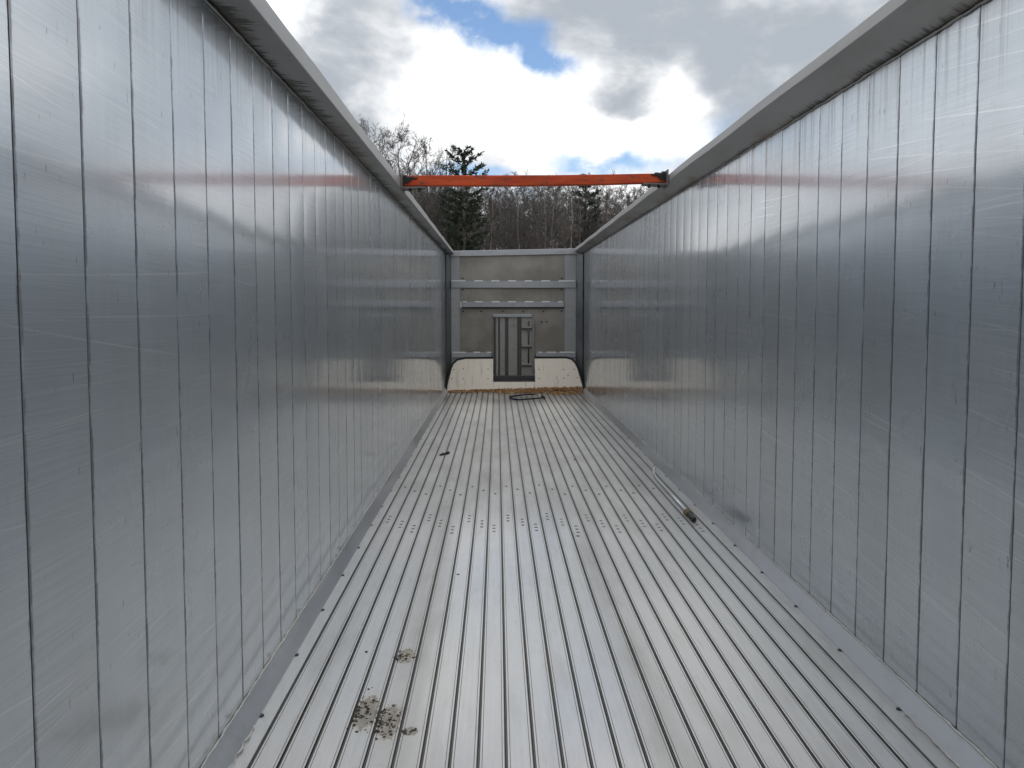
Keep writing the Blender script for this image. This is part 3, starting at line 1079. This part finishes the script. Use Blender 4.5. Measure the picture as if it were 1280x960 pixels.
def pine(seed, H, wid):
    rg = random.Random(seed)
    tb, cb_ = MB(), MB()
    tb.tube([(0, 0, 0), (0, .02 * H * .2, H * .4), (0, 0, H * .98)], [H * .014, H * .010, .02], 6)
    z = H * .12
    while z < H * .985:
        t = z / H
        L = wid * min(1.0, (1 - t) * 6.5 + .05) * rg.uniform(.8, 1.1)
        nb = 6 if t < .9 else 5
        a0 = rg.uniform(0, 6.28)
        for k in range(nb):
            az = a0 + 2 * math.pi * k / nb + rg.uniform(-.3, .3)
            ln = L * rg.uniform(.6, 1.15)
            up = .12 + .75 * t ** 4 + rg.uniform(-.1, .1)
            pts = []
            for i in range(5):
                s = i / 4
                rad = ln * s
                pts.append(Vector((math.cos(az) * rad, math.sin(az) * rad, z + rad * up + .12 * ln * s * s)))
            tb.tube(pts, [.035 * (1 - t) + .012, .02, .014, .01, .006], 3, False)
            nt = int(7 + ln * (9 if t < .7 else 13))
            for j in range(nt):
                s = .22 + .78 * (j + rg.random()) / nt
                i = min(int(s * 4), 3)
                p = pts[i].lerp(pts[i + 1], s * 4 - i)
                sp_ = .09 + .125 * ln * (1 - s) if t < .7 else .07 + .05 * (1 - s)
                p = p + Vector((rg.gauss(0, sp_ * .5), rg.gauss(0, sp_ * .5), rg.gauss(.05, .05)))
                out_ = Vector((math.cos(az), math.sin(az), .45))
                for q in range(5):
                    d = (out_ * .8 + Vector((rg.gauss(0, .6), rg.gauss(0, .6), rg.gauss(.15, .5)))).normalized()
                    sd_ = d.cross(Vector((rg.gauss(0, 1), rg.gauss(0, 1), rg.gauss(0, 1)))).normalized() * rg.uniform(.02, .04)
                    l2 = rg.uniform(.14, .27) * (1 if t < .7 else .72)
                    cb_.add([p - sd_, p + sd_, p + d * l2 + sd_ * .4, p + d * l2 - sd_ * .4], [(0, 1, 2, 3)])
        z += H * (rg.uniform(.026, .040) if t < .72 else rg.uniform(.042, .06))
    return tb.mesh('trunk', MBARK, True), cb_.mesh('crown', MNEED)


def plant(name, meshes, x, y, s, rot, label, group=None, z=None):
    o = empty(name, (x, y, (hill_z(x, y) if y > 60 else -1.3) if z is None else z), label, 'tree', group)
    o.rotation_euler = (0, 0, rot)
    o.scale = (s, s, s)
    for me, nm in zip(meshes, ('trunk', 'crown')):
        link(nm, me, o)
    return o


protos = [bare_tree(11 + k, 10.0, (.27, .24, .30, .22, .26, .24, .28)[k], (.30, .38, .28, .42, .35, .45, .33)[k], (17, 15, 18, 14, 16, 14, 16)[k], k == 3) for k in range(7)]
tg = random.Random(21)


def top_z(px, py, y):
    return at_y(px, py, y).z


# the taller open-crowned trees on the left, over the rail
for px, py, y, k in ((478, 172, 57, 0), (497, 178, 58.5, 2), (520, 178, 56, 6), (541, 184, 59, 4), (462, 168, 58, 2), (556, 196, 58, 0)):
    p = at_y(px, py, y)
    h = p.z + 1.3
    plant('bare_tree', protos[k], p.x, y, h / 10.0, tg.uniform(0, 6.28), 'tall leafless tree with open twiggy crown left of the dark pine', 'tall bare trees at the left')
# two pines
pm1, pm2 = pine(6, 10.0, 1.2), pine(9, 10.0, 1.0)
p = at_y(580, 182, 56)
plant('pine_tree', pm1, p.x, 56, (p.z + 1.3) / 10, .4, 'taller dark green pine rising above left half of orange bar')
p = at_y(733, 219, 64)
plant('pine_tree', pm2, p.x, 64, (p.z - hill_z(p.x, 64)) / 10, 1.9, 'shorter pine whose tip just clears right half of orange bar')
# the wood


def wood_label(px, k):
    bark_ = 'pale-trunked' if k == 3 else 'brown-trunked'
    if px < 545:
        w_ = 'left of the tall pine'
    elif px < 625:
        w_ = 'around the foot of the tall pine'
    elif px < 705:
        w_ = 'between the two pines'
    elif px < 760:
        w_ = 'around the shorter pine'
    else:
        w_ = 'right of the shorter pine'
    return f'{bark_} leafless tree in the wood {w_}', f'{bark_} bare trees {w_}'


rows = [(61, 18), (67, 20), (75, 22), (86, 26), (98, 28)]
for yc, cnt in rows:
    for i in range(cnt):
        y = yc + tg.uniform(-3, 4)
        t = (i + tg.uniform(.1, .9)) / cnt
        x = y * (-.185 + .405 * t)
        px = 621 + 962 * x / y
        line = 236 + (0 if px < 700 else (px - 700) * .12)
        ty = line + tg.gauss(0, 8) + (0 if yc > 80 else 6)
        z0 = hill_z(x, y) if y > 60 else -1.3
        h = CAMH + (385 - ty) / 962 * y - z0
        k = tg.randrange(7)
        plant('bare_tree', protos[k], x, y, max(h, 5) / 10.0, tg.uniform(0, 6.28), *wood_label(px, k))

# brushwood between the trunks: thousands of thin upright shoots
b = MB()
for _ in range(1800):
    y = tg.uniform(62, 135)
    x = y * tg.uniform(-.19, .225)
    z0 = hill_z(x, y)
    h = tg.uniform(2, 6)
    lx, ly = tg.gauss(0, .09) * h, tg.gauss(0, .09) * h
    r_ = tg.uniform(.012, .035)
    b.tube([(x, y, z0 - .1), (x + lx * .4, y + ly * .4, z0 + h * .5), (x + lx, y + ly, z0 + h)], [r_, r_ * .8, r_ * .3], 3, False)
    for q in range(3):
        t = tg.uniform(.3, .9)
        a = Vector((x + lx * t, y + ly * t, z0 + h * t))
        d = Vector((tg.gauss(0, .5), tg.gauss(0, .5), tg.uniform(.4, 1))).normalized() * h * tg.uniform(.12, .3)
        b.tube([a, a + d], [r_ * .5, r_ * .25], 3, False)
tag(b.build('brushwood', MTWIG), 'dense brown brushwood filling the wood between the trunks', 'brushwood', kind='stuff')
